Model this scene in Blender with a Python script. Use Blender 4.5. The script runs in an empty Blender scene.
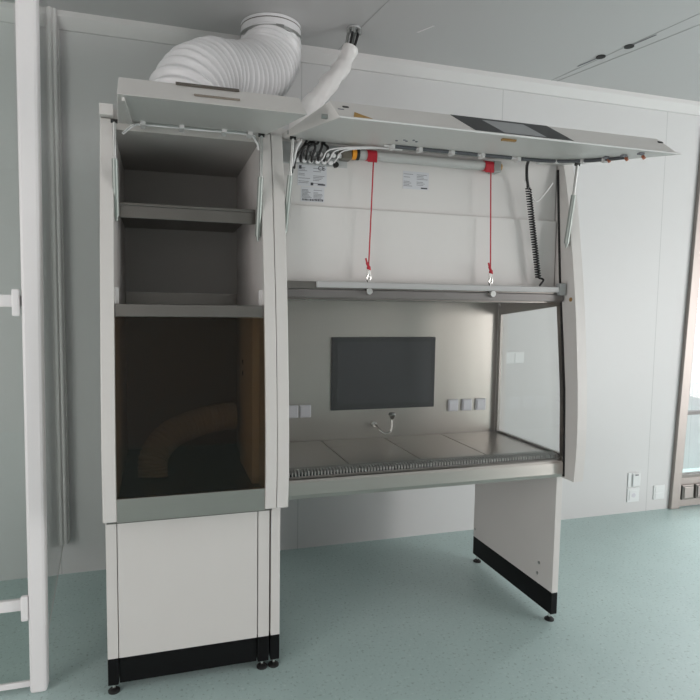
import bpy, bmesh, math, random
from mathutils import Vector, Matrix
random.seed(7)
S = bpy.context.scene
COL = S.collection

# ------------------------------------------------------------------ camera
YAW, PITCH, ROLL = .28741, .07568, .01261
F_PX, PPX, PPY = 580.42, 328.3, 350.2
CAM = Vector((.35227, -2.3892, 1.5888))
r = Vector((math.cos(YAW), -math.sin(YAW), 0)); fw = Vector((math.sin(YAW), math.cos(YAW), 0)); up = Vector((0, 0, 1))
fw2 = fw*math.cos(PITCH) - up*math.sin(PITCH); up2 = up*math.cos(PITCH) + fw*math.sin(PITCH)
r3 = r*math.cos(ROLL) + up2*math.sin(ROLL); up3 = up2*math.cos(ROLL) - r*math.sin(ROLL)
cd = bpy.data.cameras.new('camera'); cam = bpy.data.objects.new('camera', cd); COL.objects.link(cam)
cam.matrix_world = Matrix(((r3.x, up3.x, -fw2.x, CAM.x), (r3.y, up3.y, -fw2.y, CAM.y), (r3.z, up3.z, -fw2.z, CAM.z), (0, 0, 0, 1)))
cd.sensor_width = 36; cd.lens = 36*F_PX/700; cd.shift_x = (350-PPX)/700; cd.shift_y = (PPY-350)/700; cd.clip_start = .02
S.camera = cam

# ------------------------------------------------------------------ world, light, exposure
w = bpy.data.worlds.new('world'); S.world = w; w.use_nodes = True
w.node_tree.nodes['Background'].inputs[0].default_value = (.75, .85, 1, 1)
w.node_tree.nodes['Background'].inputs[1].default_value = .6
def area(name, loc, rot, sx, sy, power, col):
    l = bpy.data.lights.new(name, 'AREA'); l.shape = 'RECTANGLE'; l.size = sx; l.size_y = sy; l.energy = power; l.color = col
    o = bpy.data.objects.new(name, l); COL.objects.link(o); o.location = loc; o.rotation_euler = rot
    return o
# daylight through the window of the wall behind the camera, and added fill lamps at left and in the corridor
area('window_daylight', (8.96, -3.6, 1.4), (0, math.radians(90), 0), 2.5, 2.8, 120, (1, .957, .94))
area('window_daylight_rear', (7.7, -5.16, 1.4), (math.radians(90), 0, 0), 2.0, 2.5, 160, (1, .957, .94))
area('window_daylight_left', (-2.96, -3.2, 1.4), (0, math.radians(-90), 0), 2.5, 3.0, 80, (1, .92, .885))  # added fill light, lifts the cabinet sides that face left
area('corridor_daylight', (5.6, 1.72, 3.1), (0, 0, 0), 1.8, .5, 115, (.95, .98, 1))  # unseen lamp added to brighten the corridor behind the door
S.view_settings.view_transform = 'Standard'; S.view_settings.look = 'None'
S.view_settings.exposure = .24; S.view_settings.gamma = 1; S.view_settings.use_curve_mapping = False

# ------------------------------------------------------------------ materials
def nt(name):
    m = bpy.data.materials.new(name); m.use_nodes = True
    return m, m.node_tree, m.node_tree.nodes['Principled BSDF']
def mat(name, col, rough=.5, metal=0., spec=.5, noise=0., nscale=30., bump=0.):
    m, t, b = nt(name)
    b.inputs['Base Color'].default_value = (*col, 1); b.inputs['Roughness'].default_value = rough
    b.inputs['Metallic'].default_value = metal; b.inputs['Specular IOR Level'].default_value = spec
    if noise or bump:
        tc = t.nodes.new('ShaderNodeTexCoord'); n = t.nodes.new('ShaderNodeTexNoise')
        n.inputs['Scale'].default_value = nscale; n.inputs['Detail'].default_value = 3
        t.links.new(tc.outputs['Object'], n.inputs['Vector'])
        if noise:
            mx = t.nodes.new('ShaderNodeMix'); mx.data_type = 'RGBA'
            mx.inputs[6].default_value = (*[c*(1-noise) for c in col], 1); mx.inputs[7].default_value = (*[min(1, c*(1+noise)) for c in col], 1)
            t.links.new(n.outputs['Fac'], mx.inputs[0]); t.links.new(mx.outputs[2], b.inputs['Base Color'])
        if bump:
            bp = t.nodes.new('ShaderNodeBump'); bp.inputs['Strength'].default_value = bump; bp.inputs['Distance'].default_value = .002
            t.links.new(n.outputs['Fac'], bp.inputs['Height']); t.links.new(bp.outputs['Normal'], b.inputs['Normal'])
    return m
def steel(name, col, rough, scale=(1.2, 60, 60), var=.03):
    """brushed steel: stretched noise varies the roughness and bumps the normal"""
    m, t, b = nt(name)
    b.inputs['Metallic'].default_value = 1
    tc = t.nodes.new('ShaderNodeTexCoord'); mp = t.nodes.new('ShaderNodeMapping'); mp.inputs['Scale'].default_value = scale
    n = t.nodes.new('ShaderNodeTexNoise'); n.inputs['Scale'].default_value = 1.5; n.inputs['Detail'].default_value = 2
    t.links.new(tc.outputs['Object'], mp.inputs['Vector']); t.links.new(mp.outputs['Vector'], n.inputs['Vector'])
    mr = t.nodes.new('ShaderNodeMapRange'); mr.inputs['To Min'].default_value = rough-.02; mr.inputs['To Max'].default_value = rough+.03
    t.links.new(n.outputs['Fac'], mr.inputs['Value']); t.links.new(mr.outputs['Result'], b.inputs['Roughness'])
    mx = t.nodes.new('ShaderNodeMix'); mx.data_type = 'RGBA'
    mx.inputs[6].default_value = (*[c*(1-var) for c in col], 1); mx.inputs[7].default_value = (*[c*(1+var) for c in col], 1)
    t.links.new(n.outputs['Fac'], mx.inputs[0]); t.links.new(mx.outputs[2], b.inputs['Base Color'])
    return m
def glass(name, tint, gloss=1.0, rough=.02):
    m = bpy.data.materials.new(name); m.use_nodes = True; t = m.node_tree; t.nodes.clear()
    o = t.nodes.new('ShaderNodeOutputMaterial'); tr = t.nodes.new('ShaderNodeBsdfTransparent'); gl = t.nodes.new('ShaderNodeBsdfGlossy')
    tr.inputs[0].default_value = (*tint, 1); gl.inputs['Roughness'].default_value = rough; gl.inputs[0].default_value = (gloss, gloss, gloss, 1)
    fr = t.nodes.new('ShaderNodeFresnel'); ge = t.nodes.new('ShaderNodeNewGeometry'); ma = t.nodes.new('ShaderNodeMath'); ma.operation = 'MULTIPLY_ADD'
    ma.inputs[1].default_value = 1/1.5-1.5; ma.inputs[2].default_value = 1.5      # same index seen from either face of the pane
    t.links.new(ge.outputs['Backfacing'], ma.inputs[0]); t.links.new(ma.outputs[0], fr.inputs[0]); mx = t.nodes.new('ShaderNodeMixShader')
    t.links.new(fr.outputs[0], mx.inputs[0]); t.links.new(tr.outputs[0], mx.inputs[1]); t.links.new(gl.outputs[0], mx.inputs[2])
    t.links.new(mx.outputs[0], o.inputs[0])
    return m
def floor_mat():
    m, t, b = nt('teal_vinyl')
    tc = t.nodes.new('ShaderNodeTexCoord')
    n = t.nodes.new('ShaderNodeTexNoise'); n.inputs['Scale'].default_value = 6; n.inputs['Detail'].default_value = 6
    v = t.nodes.new('ShaderNodeTexNoise'); v.inputs['Scale'].default_value = 70; v.inputs['Detail'].default_value = 4
    for q in (n, v): t.links.new(tc.outputs['Object'], q.inputs['Vector'])
    a = t.nodes.new('ShaderNodeMix'); a.data_type = 'RGBA'; a.inputs[6].default_value = (.45, .585, .57, 1); a.inputs[7].default_value = (.52, .655, .64, 1)
    t.links.new(n.outputs['Fac'], a.inputs[0])
    cr = t.nodes.new('ShaderNodeValToRGB'); cr.color_ramp.elements[0].position = .33; cr.color_ramp.elements[0].color = (1, 1, 1, 1)
    cr.color_ramp.elements[1].position = .40; cr.color_ramp.elements[1].color = (0, 0, 0, 1)
    t.links.new(v.outputs['Fac'], cr.inputs[0])
    c = t.nodes.new('ShaderNodeMix'); c.data_type = 'RGBA'; c.inputs[7].default_value = (.33, .44, .42, 1)
    t.links.new(cr.outputs[0], c.inputs[0]); t.links.new(a.outputs[2], c.inputs[6])
    cr2 = t.nodes.new('ShaderNodeValToRGB'); cr2.color_ramp.elements[0].position = .62; cr2.color_ramp.elements[0].color = (0, 0, 0, 1)
    cr2.color_ramp.elements[1].position = .68; cr2.color_ramp.elements[1].color = (.6, .6, .6, 1)
    t.links.new(v.outputs['Fac'], cr2.inputs[0])
    d = t.nodes.new('ShaderNodeMix'); d.data_type = 'RGBA'; d.inputs[7].default_value = (.63, .74, .72, 1)
    t.links.new(cr2.outputs[0], d.inputs[0]); t.links.new(c.outputs[2], d.inputs[6])
    t.links.new(d.outputs[2], b.inputs['Base Color'])
    b.inputs['Roughness'].default_value = .42
    return m
def wall_mat():
    """painted panels, a fine joint every 1.42 m along X"""
    m, t, b = nt('white_wall_panels')
    tc = t.nodes.new('ShaderNodeTexCoord'); g = t.nodes.new('ShaderNodeNewGeometry'); sx = t.nodes.new('ShaderNodeSeparateXYZ')
    t.links.new(g.outputs['Position'], sx.inputs[0])
    def mth(op, a, bv):
        n = t.nodes.new('ShaderNodeMath'); n.operation = op
        if hasattr(a, 'links') or not isinstance(a, (int, float)): t.links.new(a, n.inputs[0])
        n.inputs[1].default_value = bv
        return n.outputs[0]
    a = mth('ADD', sx.outputs[0], 100*1.42-1.22); a = mth('DIVIDE', a, 1.42); a = mth('FRACT', a, 0); a = mth('LESS_THAN', a, .0042)
    mx = t.nodes.new('ShaderNodeMix'); mx.data_type = 'RGBA'; mx.inputs[6].default_value = (.61, .61, .61, 1); mx.inputs[7].default_value = (.47, .475, .475, 1)
    t.links.new(a, mx.inputs[0]); t.links.new(mx.outputs[2], b.inputs['Base Color']); b.inputs['Roughness'].default_value = .45
    return m

WALL = wall_mat(); FLOOR = floor_mat()
CEIL = mat('ceiling_panel', (.56, .56, .56), .5)
CEILJ = mat('ceiling_joint', (.40, .40, .40), .6)
WHITE = mat('white_powder_coat', (.64, .62, .60), .38, noise=.02, nscale=6)
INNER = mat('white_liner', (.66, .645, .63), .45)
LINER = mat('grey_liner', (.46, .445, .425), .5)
TRIM = mat('white_trim', (.65, .64, .635), .4)
ALU = mat('white_lacquered_aluminium', (.84, .82, .825), .35)
BLACK = mat('black_kick_plastic', (.004, .004, .0045), .5, spec=.2)
RUB = mat('black_rubber', (.012, .012, .012), .5)
GAP = mat('dark_gap', (.03, .03, .03), .8)
STEEL = steel('brushed_steel', (.51, .47, .44), .28)
STEELV = steel('brushed_steel_back', (.45, .42, .385), .30, (60, 60, 1.2))
STEELD = steel('dark_steel', (.23, .215, .20), .32)
CHROME = mat('chrome', (.75, .74, .72), .15, 1)
ZINC = mat('zinc_grey', (.42, .43, .42), .35, .8)
SATIN = mat('satin_steel', (.40, .385, .365), .5, .4)
RAIL = mat('rail_grey', (.17, .16, .155), .4, .4)
PISTON = mat('strut_cylinder', (.30, .33, .31), .4, .5)
SCREEN = mat('screen_glass', (.026, .026, .030), .3)
BEZEL = mat('screen_bezel', (.010, .010, .012), .3)
DISP = mat('display_panel', (.030, .030, .032), .4)
LCD = mat('display_lcd', (.30, .31, .32), .3)
RED = mat('red_cord', (.45, .015, .03), .5)
ORANGE = mat('orange_ring', (.85, .33, .02), .5)
BRASS = mat('brass', (.45, .27, .10), .4, .6)
WARN = mat('amber_warning', (.38, .22, .05), .5)
PAPER = mat('label_paper', (.60, .61, .64), .5)
INK = mat('label_ink', (.05, .05, .06), .6)
INKG = mat('label_ink_grey', (.20, .20, .22), .6)
GLAND = mat('grey_gland', (.33, .34, .34), .4)
SOCK = mat('socket_plastic', (.72, .74, .74), .35)
OUTL = mat('outlet_plastic', (.62, .62, .66), .35)
DUCT = mat('white_duct_foil', (.76, .76, .77), .33, noise=.04, nscale=40)
PLAST = mat('white_plastic_wrap', (.78, .77, .76), .3, bump=1.0, nscale=14)
TUBE = mat('grey_hose', (.60, .58, .57), .4)
GLASS = glass('clear_glass', (.975, .98, .978), .6)
GLASSP = glass('partition_glass', (.965, .985, .975), .95)
TINT = glass('smoked_glass', (.55, .49, .41), .6)

# ------------------------------------------------------------------ mesh building
class MB:
    def __init__(s): s.bm = bmesh.new()
    def box(s, x0, x1, y0, y1, z0, z1):
        v = [s.bm.verts.new(c) for c in ((x0,y0,z0),(x1,y0,z0),(x1,y1,z0),(x0,y1,z0),(x0,y0,z1),(x1,y0,z1),(x1,y1,z1),(x0,y1,z1))]
        for f in ((0,3,2,1),(4,5,6,7),(0,1,5,4),(1,2,6,5),(2,3,7,6),(3,0,4,7)): s.bm.faces.new([v[i] for i in f])
        return s
    def hexa(s, a, b):
        """two quads (lists of four points), joined"""
        va = [s.bm.verts.new(c) for c in a]; vb = [s.bm.verts.new(c) for c in b]
        s.bm.faces.new(va); s.bm.faces.new(vb[::-1])
        for i in range(len(va)):
            j = (i+1) % len(va); s.bm.faces.new((va[j], va[i], vb[i], vb[j]))
        return s
    def prism(s, poly, x0, x1, sk=None):
        """polygon in (y,z) pushed along x; sk: per-point extra x at (x0, x1)"""
        k = sk or [(0, 0)]*len(poly)
        return s.hexa([(x0+k[i][0], p[0], p[1]) for i, p in enumerate(poly)], [(x1+k[i][1], p[0], p[1]) for i, p in enumerate(poly)])
    def cyl(s, p0, p1, r0, r1=None, n=20):
        p0, p1 = Vector(p0), Vector(p1); r1 = r0 if r1 is None else r1
        d = (p1-p0).normalized(); u = d.orthogonal().normalized(); v = d.cross(u)
        ra = [s.bm.verts.new(p0+(u*math.cos(2*math.pi*i/n)+v*math.sin(2*math.pi*i/n))*r0) for i in range(n)]
        rb = [s.bm.verts.new(p1+(u*math.cos(2*math.pi*i/n)+v*math.sin(2*math.pi*i/n))*r1) for i in range(n)]
        s.bm.faces.new(ra[::-1]); s.bm.faces.new(rb)
        for i in range(n): s.bm.faces.new((ra[i], ra[(i+1) % n], rb[(i+1) % n], rb[i]))
        return s
    def sweep(s, pts, rad, n=10, cap=True):
        """tube along pts; rad is a number or a list"""
        pts = [Vector(p) for p in pts]; N = len(pts)
        R = rad if isinstance(rad, (list, tuple)) else [rad]*N
        t0 = (pts[1]-pts[0]).normalized(); u = t0.orthogonal().normalized(); rings = []
        for i, p in enumerate(pts):
            t = (pts[min(i+1, N-1)]-pts[max(i-1, 0)])
            if t.length < 1e-9: t = t0
            t.normalize(); u = (u - t*u.dot(t)).normalized(); v = t.cross(u)
            rings.append([s.bm.verts.new(p+(u*math.cos(2*math.pi*k/n)+v*math.sin(2*math.pi*k/n))*R[i]) for k in range(n)])
        for a, b in zip(rings, rings[1:]):
            for k in range(n): s.bm.faces.new((a[k], a[(k+1) % n], b[(k+1) % n], b[k]))
        if cap: s.bm.faces.new(rings[0][::-1]); s.bm.faces.new(rings[-1])
        return s
    def build(s, name, m, parent=None, bev=0., smooth=False, label=None):
        bmesh.ops.recalc_face_normals(s.bm, faces=s.bm.faces[:])
        lo = Vector((1e9,)*3); hi = -lo
        for v in s.bm.verts:
            for i in range(3): lo[i] = min(lo[i], v.co[i]); hi[i] = max(hi[i], v.co[i])
        o0 = Vector(((lo.x+hi.x)/2, (lo.y+hi.y)/2, lo.z))
        for v in s.bm.verts: v.co -= o0
        if smooth:
            for f in s.bm.faces: f.smooth = True
        me = bpy.data.meshes.new(name); s.bm.to_mesh(me); s.bm.free(); me.materials.append(m)
        o = bpy.data.objects.new(name, me); COL.objects.link(o)
        place(o, o0, parent)
        if smooth:
            try: me.set_sharp_from_angle(angle=math.radians(50))
            except Exception: pass
        if bev:
            b = o.modifiers.new('bevel', 'BEVEL'); b.width = bev; b.segments = 2; b.limit_method = 'ANGLE'; b.angle_limit = math.radians(40)
        if label: o['label'] = label
        return o
WORLD = {}
def place(o, loc, parent):
    WORLD[o.name] = Vector(loc)
    if parent: o.parent = parent; o.location = Vector(loc) - WORLD[parent.name]
    else: o.location = loc
def thing(name, label, cat, loc, group=None):
    o = bpy.data.objects.new(name, None); COL.objects.link(o); o.empty_display_size = .1
    place(o, loc, None); tag(o, label, cat, group)
    return o
def tag(o, label, cat, group=None):
    o['label'] = label; o['category'] = cat
    if group: o['group'] = group
    return o
def struct(o): o['kind'] = 'structure'; return o
def spline(pts, n=8):
    """Catmull-Rom through pts"""
    P = [Vector(p) for p in pts]; P = [2*P[0]-P[1]] + P + [2*P[-1]-P[-2]]; out = []
    for i in range(1, len(P)-2):
        a, b, c, d = P[i-1:i+3]
        for k in range(n):
            t = k/n; out.append(.5*((2*b)+(c-a)*t+(2*a-5*b+4*c-d)*t*t+(3*b-a-3*c+d)*t**3))
    out.append(P[-2]); return out
def text_mesh(name, body, size, origin, xdir, ydir, m, parent):
    c = bpy.data.curves.new(name, 'FONT'); c.body = body; c.size = size; c.extrude = .0004
    to = bpy.data.objects.new(name+'_curve', c); COL.objects.link(to)
    me = bpy.data.meshes.new_from_object(to.evaluated_get(bpy.context.evaluated_depsgraph_get()))
    bpy.data.objects.remove(to); bpy.data.curves.remove(c)
    b = MB(); b.bm.from_mesh(me); bpy.data.meshes.remove(me)
    X, Y = Vector(xdir).normalized(), Vector(ydir).normalized(); Z = X.cross(Y); O = Vector(origin)
    for v in b.bm.verts: v.co = O + X*v.co.x + Y*v.co.y + Z*v.co.z
    return b.build(name, m, parent)

# ------------------------------------------------------------------ the room
YW, ZC = 1.211, 3.168
DX0, DX1, DZ = 4.285, 5.35, 3.0           # door opening in the back wall
LEAN = .115
struct(MB().box(-3, 9, -5.2, YW, -.1, 0).build('floor', FLOOR))
b = MB().hexa([(-3, YW, 0), (DX0+.01, YW, 0), (DX0+.01+LEAN, YW, ZC), (-3, YW, ZC)], [(-3, YW+.12, 0), (DX0+.01, YW+.12, 0), (DX0+.01+LEAN, YW+.12, ZC), (-3, YW+.12, ZC)])
b.box(DX1, 9, YW, YW+.12, 0, ZC).hexa([(DX0+.01+LEAN*DZ/ZC, YW, DZ), (DX1, YW, DZ), (DX1, YW, ZC), (DX0+.01+LEAN, YW, ZC)], [(DX0+.01+LEAN*DZ/ZC, YW+.12, DZ), (DX1, YW+.12, DZ), (DX1, YW+.12, ZC), (DX0+.01+LEAN, YW+.12, ZC)])
struct(b.build('wall_back', WALL))
def opening(n, wall, axis, a0, a1, lo, hi, z0, z1, p0, p1, ext):
    # a wall with one tall window: axis 0 runs along X, axis 1 along Y
    def bx(b, u0, u1, q0, q1, za, zb): return b.box(u0, u1, q0, q1, za, zb) if axis == 0 else b.box(q0, q1, u0, u1, za, zb)
    b = MB()
    for u0, u1, za, zb in ((a0, lo, 0, ZC), (hi, a1, 0, ZC), (lo, hi, 0, z0), (lo, hi, z1, ZC)): bx(b, u0, u1, p0, p1, za, zb)
    struct(b.build(wall, WALL))
    b = MB(); f0, f1 = p0+.02, p1-.02
    for k in range(4): bx(b, lo+(hi-lo-.06)*k/3, lo+(hi-lo-.06)*k/3+.06, f0, f1, z0, z1)
    bx(b, lo, hi, f0, f1, z0, z0+.06); bx(b, lo, hi, f0, f1, z1-.06, z1)
    wf = struct(b.build('window_%d' % n, ALU)); m = (p0+p1)/2
    bx(MB(), lo+.02, hi-.02, m-.003, m+.003, z0+.02, z1-.02).build('pane', GLASS, wf)
opening(1, 'wall_right', 1, -5.2, YW, -5.05, -2.15, .1, 2.7, 9, 9.1, 0)
opening(3, 'wall_left', 1, -5.2, YW, -4.8, -1.6, .1, 2.7, -3.1, -3, 0)  # unseen left window, added to go with the fill light there
opening(2, 'wall_front', 0, -3, 9, 6.65, 8.75, .1, 2.7, -5.3, -5.2, 0)
struct(MB().box(-3, 9, -5.2, YW, ZC, ZC+.1).build('ceiling', CEIL))
# cove trim between ceiling and wall
struct(MB().prism([(YW, ZC-.085), (YW-.012, ZC-.085), (YW-.05, ZC-.03), (YW-.05, ZC), (YW, ZC)], -3, 9).build('trim_1', TRIM))
# ceiling joints (run from the back wall towards the room)
def cjoint(n, xa, ya, xb, yb, wd):
    struct(MB().hexa([(xa, ya, ZC), (xa+wd, ya, ZC), (xb+wd, yb, ZC), (xb, yb, ZC)], [(xa, ya, ZC-.0015), (xa+wd, ya, ZC-.0015), (xb+wd, yb, ZC-.0015), (xb, yb, ZC-.0015)]).build('trim_%d' % n, CEILJ))
cjoint(2, 1.44, 1.16, 1.68, -.9, .004); cjoint(3, 2.985, 1.16, 3.16, .0, .005); cjoint(4, 3.03, 1.16, 3.30, .0, .008); cjoint(5, -.195, 1.16, -.24, -.5, .006)
# glazed steel door in the back wall, a lit corridor beyond it
b = MB().hexa([(DX0, YW-.03, 0), (DX0+.085, YW-.03, 0), (DX0+.085+LEAN, YW-.03, DZ), (DX0+LEAN, YW-.03, DZ)], [(DX0, YW+.12, 0), (DX0+.085, YW+.12, 0), (DX0+.085+LEAN, YW+.12, DZ), (DX0+LEAN, YW+.12, DZ)])
b.box(DX1-.085, DX1, YW-.03, YW+.12, 0, DZ).box(DX0+.085+LEAN, DX1-.085, YW-.03, YW+.12, DZ-.08, DZ)
JAMB = mat('jamb_steel', (.36, .325, .305), .42, .7)
door = struct(b.build('door_1', JAMB, bev=.004))
MB().box(DX0+.087, DX1-.087, YW-.01, YW+.06, .006, .24).build('bottom_panel', JAMB, door, bev=.003)
MB().box(DX0+.087, DX1-.087, YW-.005, YW+.055, .24, .265).build('bottom_rail', STEELD, door)
MB().box(DX0+.087, DX1-.087, YW-.005, YW+.055, .755, .78).build('middle_rail', RAIL, door)
MB().box(DX0+.087, DX1-.087, YW+.02, YW+.026, .265, .755).build('pane', GLASS, door)
MB().box(DX0+.087, DX1-.087, YW+.02, YW+.026, .78, DZ-.08).build('pane', GLASS, door)
for x in (4.385, 4.525):
    f = MB().box(x, x+.12, YW-.035, YW-.011, .07, .19).build('box_plate', STEELD, door, bev=.006)
    MB().box(x+.015, x+.105, YW-.042, YW-.035, .085, .175).build('cover', JAMB, f, bev=.004)
struct(MB().box(3.6, 9, YW+.12, 2.1, -.1, 0).build('floor_corridor', FLOOR))
struct(MB().box(3.6, 9, 2.1, 2.2, 0, ZC).build('wall_corridor', WALL))
struct(MB().box(3.5, 3.6, YW+.12, 2.2, 0, ZC).box(9, 9.1, YW+.12, 2.2, 0, ZC).build('wall_corridor_side', WALL))
struct(MB().box(3.5, 9.1, YW+.12, 2.2, ZC, ZC+.1).build('ceiling_corridor', CEIL))

# ------------------------------------------------------------------ shared cabinet shapes
# front edge of the upper side panels, (y, z)
PROF = [(-.118, .765), (-.128, .9), (-.128, 1.05), (-.115, 1.25), (-.090, 1.50), (-.070, 1.66), (-.040, 1.85), (.0, 2.08), (.03, 2.22), (.055, 2.30)]
def pf(z):
    for (a, za), (c, zb) in zip(PROF, PROF[1:]):
        if z <= zb: return a+(c-a)*(z-za)/(zb-za)
    return PROF[-1][0]
def strip(b, x0, x1, d0, d1, z0, z1, n=14):
    """a sheet following the front profile, from d0 to d1 behind it"""
    zs = [z0+(z1-z0)*i/n for i in range(n+1)]
    poly = [(pf(z)+d0, z) for z in zs] + [(pf(z)+d1, z) for z in zs[::-1]]
    return b.prism(poly, x0, x1)
SASH = [(-.052, .76), (-.048, .87), (-.032, 1.18), (.004, 1.48), (.031, 1.68), (.064, 2.025), (.088, 2.295), (.09, 2.4)]
def sf(z):
    for (a, za), (c, zb) in zip(SASH, SASH[1:]):
        if z <= zb: return a+(c-a)*(z-za)/(zb-za)
    return SASH[-1][0]
def sstrip(b, x0, x1, d0, d1, z0, z1, n=14):
    zs = [z0+(z1-z0)*i/n for i in range(n+1)]
    return b.prism([(sf(z)+d0, z) for z in zs] + [(sf(z)+d1, z) for z in zs[::-1]], x0, x1)
def foot(parent, x, y, h=.045):
    f = MB().cyl((x, y, 0), (x, y, .006), .024, .024).cyl((x, y, .006), (x, y, .017), .024, .011).build('leveling_foot', RUB, parent, smooth=True)
    MB().cyl((x, y, .015), (x, y, h), .007, n=12).build('threaded_stem', CHROME, f, smooth=True)
def gas_strut(parent, top, mid, bot):
    c = MB().cyl(mid, bot, .0115, n=14).cyl(bot, Vector(bot)+Vector((0, 0, -.02)), .008, .004, n=14).build('gas_strut', PISTON, parent, smooth=True)
    MB().cyl(top, mid, .0065, n=12).build('piston_rod', ZINC, c, smooth=True)
    t = Vector(top)
    MB().cyl(t+Vector((-.012, 0, 0)), t+Vector((.012, 0, 0)), .007, n=12).build('ball_joint', RUB, c, smooth=True)

# ------------------------------------------------------------------ left: narrow storage cabinet
X0, X1, X2, X3 = .150, .199, .766, .811
sc = thing('storage_cabinet', 'narrow tall white cabinet with smoked glass front, two steel shelves and raised top flap', 'cabinet', (.48, .3, 0))
YB = .78
def side(x0, x1, parent):
    poly = PROF + [(YB, 2.30), (YB, .765)]
    return MB().prism(poly, x0, x1).build('side_panel', WHITE, parent, bev=.003)
side(X0, X1, sc); side(X2, X3, sc)
for x0, x1 in ((X0, X1), (X2, X3)):
    MB().box(x0, x1, .022, .082, 2.303, 2.345).build('top_cap', WHITE, sc, bev=.002)
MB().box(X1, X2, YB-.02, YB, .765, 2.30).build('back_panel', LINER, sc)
MB().box(X0, X3, .09, YB, 2.303, 2.345).build('top_panel', WHITE, sc)
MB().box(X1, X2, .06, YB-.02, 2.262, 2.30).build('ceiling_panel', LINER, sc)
MB().box(X1+.002, X2-.002, pf(1.56)+.012, YB-.02, 1.540, 1.588).build('middle_shelf', STEELD, sc, bev=.002)
MB().box(X1+.002, X2-.016, .05, YB-.022, 1.973, 1.985).box(X1+.002, X2-.016, .05, .064, 1.925, 1.9728).build('upper_shelf', STEELD, sc, bev=.002)
MB().box(X1+.002, X2-.002, -.09, YB-.02, .80, .83).build('compartment_floor', STEELD, sc)
MB().box(X1+.002, X2-.002, YB-.035, YB-.022, 1.589, 1.648).build('shelf_upstand', STEELD, sc)
for x in (X1, X2-.014): MB().box(x, x+.014, -.03, -.012, 1.585, 1.65).build('hinge_block', TRIM, sc)
g = strip(MB(), X1+.002, X2-.002, .014, .02, .852, 1.538).build('smoked_window', TINT, sc)
st = strip(MB(), X1, X2, .008, .03, .758, .852, 4).build('steel_sill', STEEL, sc, bev=.002)
# inside the dark compartment
MB().box(X2-.032, X2-.002, .02, .40, .832, 1.538).build('inner_post', mat('beige_liner', (.86, .80, .70), .5), sc)
for z in (1.326, 1.273): MB().cyl((X2-.0335, .30, z), (X2-.031, .30, z), .012, n=16).build('port_hole', GAP, sc)
MB().box(X2-.012, X2-.002, .36, .66, .832, 1.26).build('inner_cover', INNER, sc)
# lower body
MB().box(.193, .754, 0, .02, .158, .757).build('lower_front_panel', WHITE, sc, bev=.002)
MB().box(.193, .754, .012, .03, .045, .156).build('kick_plate', BLACK, sc, bev=.002)
for x0, x1 in ((.149, .190), (.758, .806)):
    l = MB().box(x0, x1, 0, .68, .158, .765).build('leg_panel', WHITE, sc, bev=.002)
    MB().box(x0, x1, .002, .68, .045, .157).build('kick_strip', BLACK, l, bev=.002)
    foot(sc, (x0+x1)/2, .035); foot(sc, (x0+x1)/2, .645)
MB().box(.190, .758, .60, .68, .158, .757).build('lower_back_panel', WHITE, sc)
MB().box(X0+.01, X3-.01, -.08, YB, .745, .7648).box(.19, .758, .021, .60, .70, .745).build('bottom_panel', STEELD, sc)
# raised flap: hinge line at the top, lip at the front end
def flap(parent, name, hx0, hx1, tx0, tx1, ux0, ux1, lowz, topz, ty, uy, hz=2.29):
    """wedge-shaped shallow lid: hinge edge hx, lip lower edge tx, lip upper edge ux"""
    hy = .078
    A = [(hx0, hy, hz), (tx0, ty, lowz), (ux0, uy, topz), (hx0, hy, hz+.022)]
    B = [(hx1, hy, hz), (tx1, ty, lowz), (ux1, uy, topz), (hx1, hy, hz+.022)]
    return MB().hexa(A, B).build(name, WHITE, parent, bev=.0025)
LIPY, UPY = -.64, -.55
fl = flap(sc, 'top_flap', .213, .778, .252, .796, .252, .790, 2.165, 2.243, LIPY, UPY)
def on_lip(x0, x1, s0, s1, out, lowz=2.167, topz=2.245, slant=0.):
    """slab on the lip face: s from 0 (lower edge) to 1 (upper edge)"""
    n = Vector((0, -(topz-lowz), (UPY-LIPY))).normalized()
    def P(x, s, o): return Vector((x, LIPY+(UPY-LIPY)*s, lowz+(topz-lowz)*s)) + n*o
    return [P(x0, s0, 0), P(x1, s0, 0), P(x1+slant, s1, 0), P(x0+slant, s1, 0)], [P(x0, s0, out), P(x1, s0, out), P(x1+slant, s1, out), P(x0+slant, s1, out)]
MB().hexa(*on_lip(.412, .600, .88, 1.03, .003)).build('handle_slot', mat('bronze_slot', (.10, .085, .07), .4), fl, bev=.001)
MB().hexa(*on_lip(.462, .596, .34, .44, .002, slant=0)).build('grip_slot', mat('brown_slot', (.26, .22, .18), .5), fl, bev=.0008)
def under(x, y, d=0.):      # height of the underside of the flaps at depth y
    return 2.29 + (2.166-2.29)*(.078-y)/(.078-LIPY) - d
for k, (x, yy) in enumerate(((.262, 0),)):
    MB().hexa([(x, .02, under(x, .02)), (x+.008, .02, under(x, .02)), (x+.008, -.60, under(x, -.60)), (x, -.60, under(x, -.60))],
              [(x, .02, under(x, .02)-.012), (x+.008, .02, under(x, .02)-.012), (x+.008, -.60, under(x, -.60)-.012), (x, -.60, under(x, -.60)-.012)]).build('side_flange', WHITE, fl)
for dy, r_ in ((-.035, .005), (-.065, .003)):
    MB().sweep(spline([(.235, dy+.045, under(0, dy)-.035), (.275, dy+.02, under(0, dy)-.008), (.32, dy, under(0, dy)-.007), (.52, dy-.006, under(0, dy)-.008), (.70, dy, under(0, dy)-.007), (.745, dy+.035, under(0, dy)-.025), (.757, dy+.05, under(0, dy)-.05)]), r_).build('strip_cable', ALU if dy > -.05 else ZINC, fl, smooth=True)
for x in (.30, .44, .60, .70):
    MB().box(x, x+.018, -.075, -.02, under(0, -.05)-.016, under(0, -.05)-.003).build('cable_clip', TRIM, fl)
gas_strut(sc, (.207, -.045, 2.262), (.2065, -.03, 2.13), (.206, .02, 1.925))
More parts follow.
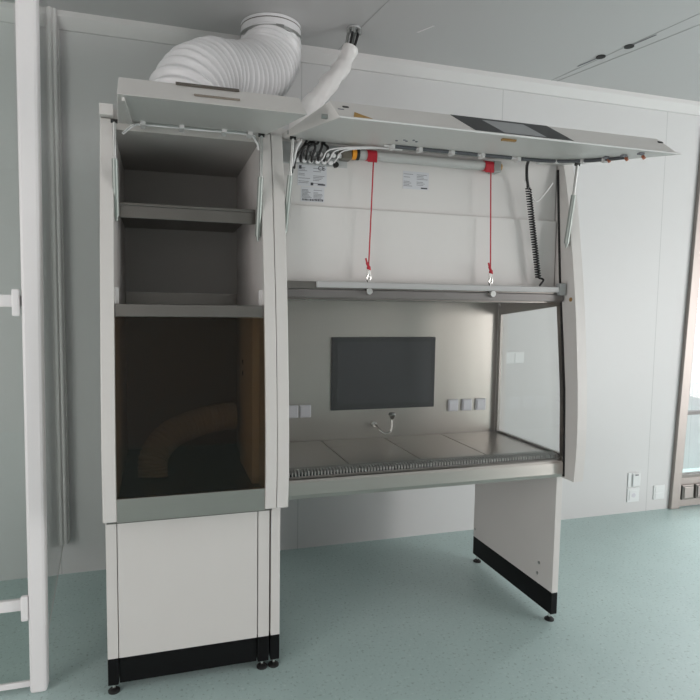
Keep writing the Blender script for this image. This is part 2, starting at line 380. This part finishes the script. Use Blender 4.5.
gas_strut(sc, (.757, -.045, 2.262), (.756, -.04, 2.10), (.752, .0, 1.87))
# pale ribbed curved tube shape in the dark compartment
h = MB(); pts = spline([(.33, .22, .832), (.335, .24, .92), (.40, .28, 1.0), (.52, .33, 1.04), (.64, .36, 1.06), (.70, .37, 1.06)], 30)
h.sweep(pts, [.062*(1+.06*math.sin(i*1.3)) for i in range(len(pts))], 24)
h.build('inner_hose', TUBE, sc, smooth=True, label='pale ribbed hose behind the smoked glass')

# ------------------------------------------------------------------ right: wide safety cabinet
bc = thing('safety_cabinet', 'wide white laminar flow cabinet with steel work chamber, screen and open front flap', 'cabinet', (1.55, .3, 0))
A0, A1, B0, B1 = .8135, .861, 2.253, 2.305
side(A0, A1, bc)
# right side panel, open where its window sits
poly = [(pf(.765), .765), (YB, .765), (YB, .868), (pf(.868), .868)]
b = MB().prism(poly, B0, B1)
zs = [.868+(1.61-.868)*i/10 for i in range(11)]
b.prism([(pf(z), z) for z in zs]+[(sf(z)+.03, z) for z in zs[::-1]], B0, B1)
b.prism([(.55, .868), (YB, .868), (YB, 1.61), (.55, 1.61)], B0, B1)
zs = [1.61+(2.30-1.61)*i/10 for i in range(11)]
b.prism([(pf(z), z) for z in zs]+[(YB, 2.30), (YB, 1.61)], B0, B1)
sp = b.build('side_panel', WHITE, bc, bev=.0)
MB().prism([(-.02, .870), (.55, .870), (.55, 1.555), (.04, 1.61)], B0+.012, B0+.018).build('side_window', GLASS, sp)
fr = MB().prism([(.535, .87), (.56, .87), (.56, 1.61), (.535, 1.56)], B0-.004, B0+.01)
fr.prism([(-.02, .868), (.55, .868), (.55, .88), (-.02, .88)], B0-.004, B0+.01)
fr.prism([(.545, 1.552), (.545, 1.62), (.03, 1.62), (.03, 1.605)], B0-.004, B0+.01)
zs = [.868+(1.61-.868)*i/8 for i in range(9)]
fr.prism([(sf(z)+.012, z) for z in zs]+[(sf(z)+.034, z) for z in zs[::-1]], B0-.004, B0+.01)
fr.build('window_frame', STEELD, sp)
sstrip(MB(), B0-.007, B0+.001, -.003, .006, .775, 2.27).build('black_seal', RUB, sp)
MB().cyl((B0-.003, pf(1.635)+.03, 1.635), (B0+.003, pf(1.635)+.03, 1.635), .010, n=16).build('panel_bolt', BRASS, sp, smooth=True)
MB().box(A1-.001, A1+.004, -.06, -.045, 1.55, 1.585).build('yellow_tab', ORANGE, bc)
for x0, x1 in ((A0, A1), (B0, B1)):
    MB().box(x0, x1, .07, YB, 2.303, 2.345).build('top_cap', WHITE, bc, bev=.002)
MB().box(A1, B0, .12, YB, 2.303, 2.345).build('top_panel', WHITE, bc)
MB().box(A1, B0, YB-.02, YB, .765, 2.30).build('back_panel', WHITE, bc)
# work chamber
bw = MB().box(A1, B0, .57, .60, .80, 1.66).build('chamber_back', STEELV, bc)
MB().box(A1, A1+.004, .03, .57, .80, 1.64).build('chamber_side', STEELV, bc)
MB().box(A1, B0, .022, .57, 1.618, 1.632).build('chamber_ceiling', STEELD, bc)
MB().box(A1, B0, -.035, .60, .775, .80).build('tray_bottom', STEELD, bc)
xs = [A1+.004, 1.190, 1.548, 1.902, B0-.005]
for xa, xb in zip(xs, xs[1:]):
    MB().box(xa+.003, xb-.003, .085, .567, .858, .869).build('work_tray', STEEL, bc, bev=.0015)
# front grille, one bar after another over a dark trough, and the steel apron
def gz(y): return .855 + (.870-.855)*(y+.036)/(.082+.036)
def gbar(b, x0, x1, y0, y1, th=.0015, sk=.0):
    b.hexa([(x0, y0, gz(y0)-th), (x1, y0, gz(y0)-th), (x1+sk, y1, gz(y1)-th), (x0+sk, y1, gz(y1)-th)], [(x0, y0, gz(y0)), (x1, y0, gz(y0)), (x1+sk, y1, gz(y1)), (x0+sk, y1, gz(y1))])
b = MB(); gbar(b, A1+.003, B0-.005, .026, .083); gbar(b, A1+.003, B0-.005, -.036, -.012)
x = A1+.024
while x < B0-.012:
    gbar(b, x, x+.0055, -.013, .027, -.018); x += .0145
gr = b.build('air_grille', SATIN, bc)
MB().box(A1+.003, B0-.005, -.03, .565, .8005, .812).build('grille_trough', GAP, gr)
ap = MB().prism([(y+.052, z) for y, z in ((-.088, .768), (-.10, .772), (-.106, .79), (-.104, .842), (-.098, .853), (-.088, .856), (-.084, .85), (-.090, .842), (-.090, .79))], A1, B0-.012).build('front_apron', STEEL, bc)
MB().box(B0-.012, B0, -.03, .08, .775, .866).build('apron_end', mat('dark_bronze', (.10, .09, .075), .5), bc)
# screen on the chamber back wall
sn = MB().box(1.243, 1.850, .556, .570, 1.030, 1.424).build('monitor', BEZEL, bc, bev=.002, label='black flat screen set in the steel back wall')
MB().box(1.272, 1.822, .5545, .5565, 1.062, 1.396).build('screen', SCREEN, sn)
for x in (1.000, 1.069, 1.942, 2.030, 2.120):
    o = MB().box(x, x+.064, .558, .570, .998, 1.066).build('power_outlet', OUTL, bc, bev=.004)
    MB().box(x+.006, x+.058, .554, .558, 1.004, 1.060).build('outlet_lid', OUTL, o, bev=.002)
# tap with funnel-shaped knob
tp = MB().cyl((1.487, .57, .948), (1.487, .545, .948), .016).sweep(spline([(1.487, .55, .948), (1.490, .52, .945), (1.50, .49, .925), (1.525, .475, .91), (1.553, .47, .922), (1.558, .47, .96), (1.560, .47, .99)]), .006).build('gas_tap', CHROME, bc, smooth=True)
MB().cyl((1.560, .47, .985), (1.560, .47, 1.012), .006, .022).cyl((1.560, .47, 1.012), (1.560, .47, 1.022), .022, .016).build('tap_knob', CHROME, tp, smooth=True)
# plenum panels above the opening
MB().box(A1+.004, B0-.008, .092, .10, 2.022, 2.30).build('plenum_panel', INNER, bc)
MB().box(A1+.004, B0-.008, .076, .088, 1.70, 2.020).build('filter_cover', INNER, bc, bev=.002)
MB().box(A1+.004, B0-.008, .033, .10, 1.635, 1.70).build('plenum_base', INNER, bc)
# sash: glass pane, top rail, silver bar, knobs, hooks and red cords
sg = sstrip(MB(), A1+.004, B0-.008, .0, .006, .868, 1.64).build('sash_glass', GLASS, bc)
MB().box(A1+.004, B0-.01, -.004, .019, 1.625, 1.660).build('sash_rail', RAIL, sg, bev=.002)
MB().box(A1+.004, B0-.01, -.0, .03, 1.663, 1.693).build('guide_rail', STEELD, sg)
MB().box(1.0, 2.205, -.018, -.001, 1.668, 1.694).build('handle_bar', mat('grey_bar', (.42, .42, .42), .4), sg, bev=.003)
MB().box(2.206, 2.242, -.02, .01, 1.655, 1.712).build('bar_end_block', GLAND, sg, bev=.003)
for x in (1.235, 1.842):
    MB().cyl((x, -.004, 1.655), (x, -.024, 1.655), .017, .014).build('rail_knob', CHROME, sg, smooth=True)
    hk = MB().sweep(spline([(x+.01, .02, 1.694), (x+.002, .02, 1.715), (x+.01, .02, 1.735), (x+.018, .02, 1.72), (x+.014, .02, 1.705)]), .005).cyl((x+.01, .02, 1.73), (x+.01, .022, 1.752), .009).build('cord_hook', CHROME, sg, smooth=True)
# drive tube with orange ring and red straps; cords run down to the hooks
tb = MB().cyl((1.185, .052, 2.248), (1.86, .052, 2.248), .021, n=28).build('drive_tube', mat('grey_tube', (.50, .50, .49), .35), bc, smooth=True)
MB().cyl((1.168, .052, 2.248), (1.186, .052, 2.248), .024, n=24).build('orange_ring', ORANGE, tb, smooth=True)
MB().cyl((1.186, .052, 2.248), (1.200, .052, 2.248), .0245, n=24).build('black_ring', RUB, tb, smooth=True)
MB().box(1.122, 1.166, .035, .09, 2.222, 2.272).build('tube_bracket', mat('bronze_bracket', (.22, .20, .17), .4, .6), tb, bev=.003)
MB().box(1.862, 1.90, .035, .09, 2.222, 2.272).build('tube_bracket', ZINC, tb, bev=.003)
MB().cyl((1.898, .052, 2.248), (1.905, .052, 2.248), .018, n=20).build('end_pin', BRASS, tb)
for x, xe in ((1.257, 1.245), (1.835, 1.853)):
    rs = MB().cyl((x-.022, .052, 2.248), (x+.022, .052, 2.248), .0235, n=24).box(x-.022, x+.02, .026, .032, 2.215, 2.25).build('red_strap', RED, tb, smooth=True)
    MB().cyl((x+.004, .028, 2.235), (xe, .024, 1.755), .0032, n=8).build('red_cord', RED, rs, smooth=True)
    MB().sweep(spline([(xe+.002, .022, 1.748), (xe-.003, .018, 1.765), (xe-.010, .018, 1.78), (xe-.016, .018, 1.80)]), [.009]*8+[.006]*9+[.004]*8).build('cord_knot', RED, rs, smooth=True)
# cable glands, plug and cables
def gland(x, z):
    gl = MB().cyl((x, .092, z), (x, .068, z-.004), .0125, n=16).build('cable_gland', GLAND, bc, smooth=True)
    MB().cyl((x, .068, z-.004), (x, .050, z-.010), .0105, .009, n=16).build('gland_nut', ALU, gl, smooth=True)
for k in range(7): gland(.942+.0292*k, 2.243)
for k in range(6): gland(.930+.0292*k, 2.212)
MB().cyl((1.107, .092, 2.204), (1.107, .078, 2.204), .012, n=18).build('blind_plug', RUB, bc, smooth=True)
MB().box(A1+.006, 1.16, .088, .0918, 2.195, 2.285).build('gland_plate', mat('grey_gland_plate', (.50, .51, .51), .5), bc)
for k, (xa, za, xb) in enumerate(((.942, 2.20, .985), (.965, 2.205, 1.01), (.99, 2.20, .995), (1.018, 2.205, 1.03), (1.045, 2.205, 1.04), (.905, 2.15, .96), (.915, 2.17, .975))):
    MB().sweep(spline([(xa, .056, za), (xa-.004, .03, za+.015), (xa+.006, .02, za+.05), (xb, .035, 2.275), (xb+.01, .06, 2.30)]), .0055, 8).build('black_cable', RUB, bc, smooth=True)
for k, (xa, xb) in enumerate(((1.09, 1.25), (1.06, 1.22), (1.03, 1.20))):
    MB().sweep(spline([(xa, .052, 2.205), (xa+.002, .02, 2.212), (xa+.03, .0, 2.245), (xb, -.02, 2.262), (xb+.12, -.03, 2.262)]), .003, 8).build('white_cable', ALU, bc, smooth=True)
MB().sweep(spline([(.93, .055, 2.285), (.925, -.02, 2.265), (.905, -.03, 2.23), (.897, -.02, 2.19), (.90, .03, 2.17)]), .006, 8).build('white_cable', ALU, bc, smooth=True)
# rating plates: printed lines too small to read, a CE mark on the upper one
def plate(x0, x1, z0, z1, y, cols, rows, foot_bar):
    p = MB().box(x0, x1, y-.001, y, z0, z1).build('rating_plate', PAPER, bc)
    b = MB(); w_ = (x1-x0)/cols
    for c in range(cols):
        for k in range(rows):
            z = z1-.012-(z1-z0-.02)*k/rows
            if random.random() < .16: continue
            xa = x0+w_*c+.004; b.box(xa, xa+(w_-.008)*random.uniform(.45, 1), y-.0014, y-.001, z-.0022, z)
    b.build('small_print', INKG, p)
    if foot_bar:
        b = MB(); x = x0+.006
        while x < x1-.008:
            ww = random.choice((.002, .003, .005)); b.box(x, x+ww, y-.0015, y-.001, z0+.004, z0+.012); x += ww+.0025
        b.build('bar_code', INK, p)
    return p
p1 = plate(.938, 1.068, 2.106, 2.196, .092, 2, 11, False)
text_mesh('ce_mark', 'CE', .026, (1.028, .0902, 2.176), (1, 0, 0), (0, 0, 1), INK, p1)
MB().prism([(.0905, 2.178), (.091, 2.178), (.091, 2.192), (.0905, 2.192)], .944, .955).build('maker_mark', INK, p1)
MB().prism([(.0905, 2.110), (.091, 2.110), (.091, 2.122), (.0905, 2.122)], .996, 1.008).build('square_mark', INK, p1)
MB().prism([(.0905, 2.112), (.091, 2.112), (.091, 2.118), (.0905, 2.118)], 1.028, 1.062).build('word_mark', INK, p1)
plate(.953, 1.058, 2.040, 2.103, .092, 2, 8, True)
p3 = plate(1.428, 1.556, 2.126, 2.205, .092, 2, 9, False)
MB().prism([(.0905, 2.130), (.091, 2.130), (.091, 2.136), (.0905, 2.136)], 1.518, 1.550).build('word_mark', INK, p3)
# coiled cable
pts = [(1.905, -.10, 2.25), (1.96, -.08, 2.255), (1.998, -.02, 2.245), (2.028, .02, 2.205), (2.044, .03, 2.16)]
co = MB().sweep(spline(pts), .007, 8)
turns, H0, H1 = 36, 2.16, 1.735
pp = []
for i in range(turns*9+1):
    a = 2*math.pi*i/9; t = i/(turns*9); pp.append((2.044+.076*t+.012*math.cos(a), .03+.012*math.sin(a), H0+(H1-H0)*t))
co.sweep(pp, .0034, 6)
co.sweep(spline([(2.122, .03, 1.738), (2.142, .02, 1.728), (2.118, .015, 1.70)]), .005, 8)
co.build('coiled_cable', RUB, bc, smooth=True)
MB().sweep(spline([(2.02, .03, 2.20), (2.05, .03, 2.15), (2.09, .03, 2.10), (2.13, .03, 2.13), (2.18, .03, 2.19)]), .003, 8).build('white_cable', ALU, bc, smooth=True)
# raised flap of the wide cabinet
bf = flap(bc, 'front_flap', .868, 2.256, .897, 2.223, .890, 2.206, 2.167, 2.246, LIPY, UPY)
dp = MB().hexa(*[[Vector(v) for v in q] for q in on_lip(1.38, 1.765, .05, 1.0, .002, slant=-.06)]).build('display_panel', DISP, bf)
MB().hexa(*on_lip(1.485, 1.650, .16, .86, .003, slant=-.05)).build('display_screen', LCD, dp)
n0, n1 = on_lip(.945, 1.010, .12, .42, .0015)
MB().hexa([n0[0], n0[1], (n0[2]+n0[3])/2-Vector((.02, 0, 0)), (n0[2]+n0[3])/2-Vector((.021, 0, 0))], [n1[0], n1[1], (n1[2]+n1[3])/2-Vector((.02, 0, 0)), (n1[2]+n1[3])/2-Vector((.021, 0, 0))]).build('warning_triangle', WARN, bf)
MB().hexa(*on_lip(.925, .945, .66, .74, .002)).build('lip_latch', RUB, bf)
MB().hexa(*on_lip(.905, .925, .50, .56, .001)).build('lip_mark', INKG, bf)
MB().hexa(*on_lip(2.185, 2.205, .70, .78, .004)).build('lip_latch', RUB, bf)
MB().hexa(*on_lip(.897, 2.223, -.03, .035, .006)).build('lip_edge', TRIM, bf, bev=.002)
def ubox(x, y, sx, sy, d0, d1, name, m, parent):
    z = under(x, y); return MB().box(x, x+sx, y, y+sy, z-d1, z-d0).build(name, m, parent)
for x0, x1 in ((1.30, 1.40), (1.425, 1.55), (1.575, 1.69), (1.73, 1.86)):
    MB().sweep([(x0, -.10, under(0, -.10)-.006), (x1, -.10, under(0, -.10)-.006)], .0085, 10).build('cable_sleeve', mat('dark_grey_sleeve', (.09, .095, .105), .5) if x0 == 1.30 else bpy.data.materials['dark_grey_sleeve'], bf, smooth=True)
MB().sweep([(1.26, -.10, under(0, -.10)-.006), (1.90, -.10, under(0, -.10)-.006)], .005, 8).build('white_cable', ALU, bf, smooth=True)
for x in (1.285, 1.41, 1.56, 1.705, 1.885, 2.0): ubox(x, -.115, .016, .03, .0, .018, 'cable_clip', TRIM, bf)
MB().sweep(spline([(1.90, -.10, under(0, -.10)-.006), (2.03, -.13, under(0, -.13)-.008), (2.11, -.24, under(0, -.24)-.008), (2.14, -.36, under(0, -.36)-.006), (2.15, -.46, under(0, -.46)-.003)]), .0075, 10).build('cable_sleeve', bpy.data.materials['dark_grey_sleeve'], bf, smooth=True)
for x, y in ((2.06, -.16), (2.115, -.26), (2.138, -.36)): ubox(x-.01, y, .02, .014, .0, .018, 'cable_clip', TRIM, bf)
for x, y in ((2.14, -.37), (2.135, -.47), (2.125, -.565)):
    z = under(0, y); q = MB().cyl((x, y, z), (x, y, z-.012), .005, n=12).build('flap_bolt', ZINC, bf, smooth=True)
    MB().cyl((x, y, z-.008), (x, y-.008, z-.018), .006, n=12).build('bolt_cap', mat('copper_cap', (.40, .13, .07), .4) if y == -.37 else bpy.data.materials['copper_cap'], q, smooth=True)
    ubox(x-.05, y-.04, .02, .016, 0, .006, 'flap_screw', INKG, bf)
for x, y in ((1.25, -.25), (1.265, -.29), (1.285, -.265), (1.295, -.31), (1.32, -.28)):
    z = under(0, y); MB().cyl((x, y, z), (x, y, z-.003), .005, n=10).build('flap_screw', INKG, bf)
ubox(1.505, -.585, .055, .012, 0, .006, 'brass_catch', BRASS, bf)
for y in (-.02, -.52): MB().cyl((.872, y, under(0, y)+.018), (.8935 if y < -.3 else .868, y, under(0, y)+.018), .008, n=12).build('flap_screw', ZINC, bf)
gas_strut(bc, (2.222, -.085, 2.256), (2.221, -.07, 2.12), (2.22, -.035, 1.90))
gas_strut(bc, (.884, -.05, 2.262), (.880, -.025, 2.12), (.8715, .035, 1.90))
# legs
for x0, x1 in ((.8135, .853), (B0-.002, B0+.034)):
    l = MB().box(x0, x1, 0, .76, .158, .765).build('leg_panel', WHITE, bc, bev=.002)
    MB().box(x0, x1, .002, .76, .045, .157).build('kick_strip', BLACK, l, bev=.002)
    foot(bc, (x0+x1)/2, .035); foot(bc, (x0+x1)/2, .735)
    if x0 > 1:
        for y, z in ((.11, .27), (.12, .21), (.74, .21)):
            MB().cyl((x0-.003, y, z), (x0, y, z), .008, n=12).build('leg_bolt', ZINC, l)

# ------------------------------------------------------------------ exhaust duct from the narrow cabinet to the ceiling
dt = thing('exhaust_duct', 'fat white ribbed ventilation duct curving from narrow cabinet top up to the ceiling', 'duct', (.48, .43, 2.345))
path = spline([(.472, .43, 2.351), (.472, .43, 2.44), (.505, .475, 2.58), (.61, .585, 2.70), (.765, .73, 2.765), (.91, .86, 2.86), (.975, .945, 2.98), (.988, .99, 3.06), (.99, 1.0, 3.12)], 40)
Ls = [0.]
for a, c in zip(path, path[1:]): Ls.append(Ls[-1]+(c-a).length)
N = 480; fine = []; j = 0
for i in range(N+1):
    t = Ls[-1]*i/N
    while j < len(Ls)-2 and Ls[j+1] < t: j += 1
    fine.append(path[j].lerp(path[j+1], (t-Ls[j])/max(1e-9, Ls[j+1]-Ls[j])))
rd = [.152+.020*abs(math.sin(math.pi*i/15+.6*math.sin(i*.037)))**1.6 + .003*math.sin(i*.11) for i in range(N+1)]
rd = [q if i < N-18 else q-.006 for i, q in enumerate(rd)]
MB().sweep(fine, rd, 56).build('ribbed_hose', DUCT, dt, smooth=True)
cl = MB().cyl((.99, 1.0, 3.095), (.99, 1.0, 3.166), .170, n=56).build('ceiling_collar', DUCT, dt, smooth=True)
cp = MB().cyl((.99, 1.0, 3.088), (.99, 1.0, 3.104), .176, n=56).build('hose_clamp', ZINC, cl, smooth=True)
MB().box(.985, 1.03, .820, .830, 3.084, 3.108).build('clamp_screw', ZINC, cp, bev=.002)
MB().cyl((.99, 1.0, 3.145), (.99, 1.0, 3.150), .1708, n=56).build('collar_seam', STEELD, cl, smooth=True)

# ------------------------------------------------------------------ plastic-wrapped cables from the ceiling to the wide cabinet
from mathutils import noise as mnoise
wc = thing('cable_bundle', 'cables in a white plastic wrap slanting from ceiling grommet to the wide cabinet top', 'cable', (1.05, .55, 2.345))
path = spline([(1.05, .585, 2.356), (1.05, .585, 2.45), (1.075, .62, 2.52), (1.115, .67, 2.60), (1.19, .71, 2.71), (1.28, .75, 2.815), (1.35, .79, 2.905), (1.385, .82, 2.985), (1.405, .83, 3.03)], 8)
n = len(path)
path = spline([path[i] for i in range(0, n, 8)], 20); n = len(path)
wr = MB().sweep(path, [.058-.014*i/n-.006*math.exp(-((i-n*.80)/7)**2) for i in range(n)], 40)
wr.bm.normal_update()
for v in wr.bm.verts:      # creases of the loose plastic
    q = v.co; k = mnoise.noise(Vector((q.x*9, q.y*9, q.z*9)))*.016 + mnoise.noise(Vector((q.x*28, q.y*28, q.z*16)))*.006
    v.co = q + v.normal*k
wr.build('plastic_wrap', PLAST, wc, smooth=True)
gp = MB().cyl((1.44, .86, 3.166), (1.44, .86, 3.156), .040, .036, n=24).build('ceiling_grommet', GLAND, wc, smooth=True)
for k, (dx, dy) in enumerate(((-.03, 0), (-.01, -.02), (.012, .01), (.03, -.005))):
    MB().cyl((1.44+dx, .86+dy, 3.156), (1.44+dx*.97, .857+dy, 3.128), .014, .012, n=12).build('cable_nut', ZINC, wc, smooth=True)
    MB().sweep(spline([(1.40+dx*.4, .83+dy*.4, 2.98), (1.415+dx*.8, .84+dy, 3.06), (1.44+dx, .86+dy, 3.152)]), .0085 if k != 1 else .007, 10).build('cable', RUB if k in (1, 3) else ZINC, wc, smooth=True)

# ------------------------------------------------------------------ glass partition at the left
gpn = thing('glass_partition', 'white post and rails with greenish glass panes standing at the left edge', 'partition', (-.126, .13, 0))
b = MB()
b.hexa([(-.158, .10, .0), (-.093, .10, .0), (-.093, .165, .0), (-.158, .165, .0)], [(-.143, .10, ZC), (-.066, .10, ZC), (-.066, .165, ZC), (-.143, .165, ZC)])
b.build('post', ALU, gpn, bev=.012)
for z0, z1 in ((1.570, 1.618), (.347, .393)):
    rl = MB().box(-1.3, -.156, .118, .142, z0, z1).build('rail', ALU, gpn, bev=.004)
    x = -.183 if z0 > 1 else -.182
    MB().box(x, x+.027, .095, .118, z0-.035, z1+.022).build('rail_clip', ALU, rl, bev=.006)
MB().box(-1.3, -.156, .122, .138, .020, .044).build('bottom_rail', ALU, gpn, bev=.003)
MB().box(-1.3, -.155, .128, .132, .044, ZC-.005).build('side_pane', GLASSP, gpn)
MB().hexa([(-.103, .16, .20), (-.099, .16, .20), (-.178, 1.17, .20), (-.182, 1.17, .20)], [(-.103, .16, ZC-.09), (-.099, .16, ZC-.09), (-.178, 1.17, ZC-.09), (-.182, 1.17, ZC-.09)]).build('return_pane', GLASSP, gpn)
MB().cyl((-.190, 1.150, .205), (-.190, 1.150, ZC-.002), .020, n=20).cyl((-.163, 1.152, .205), (-.163, 1.152, ZC-.002), .012, n=20).box(-.21, -.145, 1.158, YW-.001, .205, ZC-.09).build('wall_profile', TRIM, gpn, smooth=True)
MB().hexa([(-.104, .16, .194), (-.098, .16, .194), (-.177, 1.17, .194), (-.183, 1.17, .194)], [(-.104, .16, .2), (-.098, .16, .2), (-.177, 1.17, .2), (-.183, 1.17, .2)]).build('pane_edge', TRIM, gpn)

# ------------------------------------------------------------------ small things on wall and ceiling
def socket(x, z, sx, sz, label, cat='socket', name='wall_socket', grp='sockets on the right of the back wall'):
    t = thing(name, label, cat, (x+sx/2, YW, z), grp)
    MB().box(x, x+sx, YW-.007, YW-.0005, z, z+sz).build('frame', SOCK, t, bev=.003)
    return t
t = socket(3.868, .205, .115, .115, 'white wall socket with raised grey cover, upper one of the pair beside the door', 'socket')
MB().box(3.905, 3.978, YW-.018, YW-.007, .21, .315).build('cover', SOCK, t, bev=.006)
MB().box(3.925, 3.955, YW-.020, YW-.017, .298, .308).build('slot', INKG, t)
t = socket(3.868, .085, .115, .112, 'white wall socket just above floor, lower one of the pair beside the door', 'socket')
MB().box(3.885, 3.965, YW-.010, YW-.007, .10, .18).build('insert', SOCK, t, bev=.003)
MB().cyl((3.925, YW-.0115, .14), (3.925, YW-.0095, .14), .018, n=16).build('socket_face', OUTL, t)
t = socket(4.125, .085, .11, .115, 'single white wall socket nearest the steel door frame', 'socket')
MB().box(4.14, 4.22, YW-.010, YW-.007, .145, .190).build('rocker', SOCK, t, bev=.003)
MB().box(4.14, 4.22, YW-.010, YW-.007, .095, .138).build('insert', SOCK, t, bev=.003)
t = socket(2.72, 1.195, .165, .085, 'double white switch on back wall seen through the wide cabinet side window', 'switch', 'wall_switch', 'switches')
for x in (2.727, 2.808): MB().box(x, x+.07, YW-.011, YW-.007, 1.203, 1.272).build('rocker', SOCK, t, bev=.003)
def latch(x, y, label, s):
    t = thing('ceiling_latch', label, 'latch', (x, y, ZC-.006), 'latches in the ceiling strip')
    MB().cyl((x, y, ZC-.0005), (x, y, ZC-.006), .028, n=24).build('latch_hole', GAP, t)
    d = Vector((.2, -.98, 0))*s
    MB().hexa([(x-.004, y, ZC-.001), (x+.004, y, ZC-.001), (x+d.x*.17+.004, y+d.y*.17, ZC-.001), (x+d.x*.17-.004, y+d.y*.17, ZC-.001)],
              [(x-.004, y, ZC-.003), (x+.004, y, ZC-.003), (x+d.x*.17+.004, y+d.y*.17, ZC-.003), (x+d.x*.17-.004, y+d.y*.17, ZC-.003)]).build('latch_slot', INKG, t)
latch(3.03, .74, 'dark round latch hole in ceiling strip, the one nearer the back wall', -1)
latch(3.085, .57, 'dark round latch hole in ceiling strip, the one farther from the back wall', 1)
tag(MB().hexa([(1.80, .80, ZC-.0005), (1.812, .80, ZC-.0005), (1.865, .70, ZC-.0005), (1.853, .70, ZC-.0005)], [(1.80, .80, ZC-.002), (1.812, .80, ZC-.002), (1.865, .70, ZC-.002), (1.853, .70, ZC-.002)]).build('tape_strip', ALU), 'tiny white strip of tape stuck on ceiling right of the cable grommet', 'tape', None)
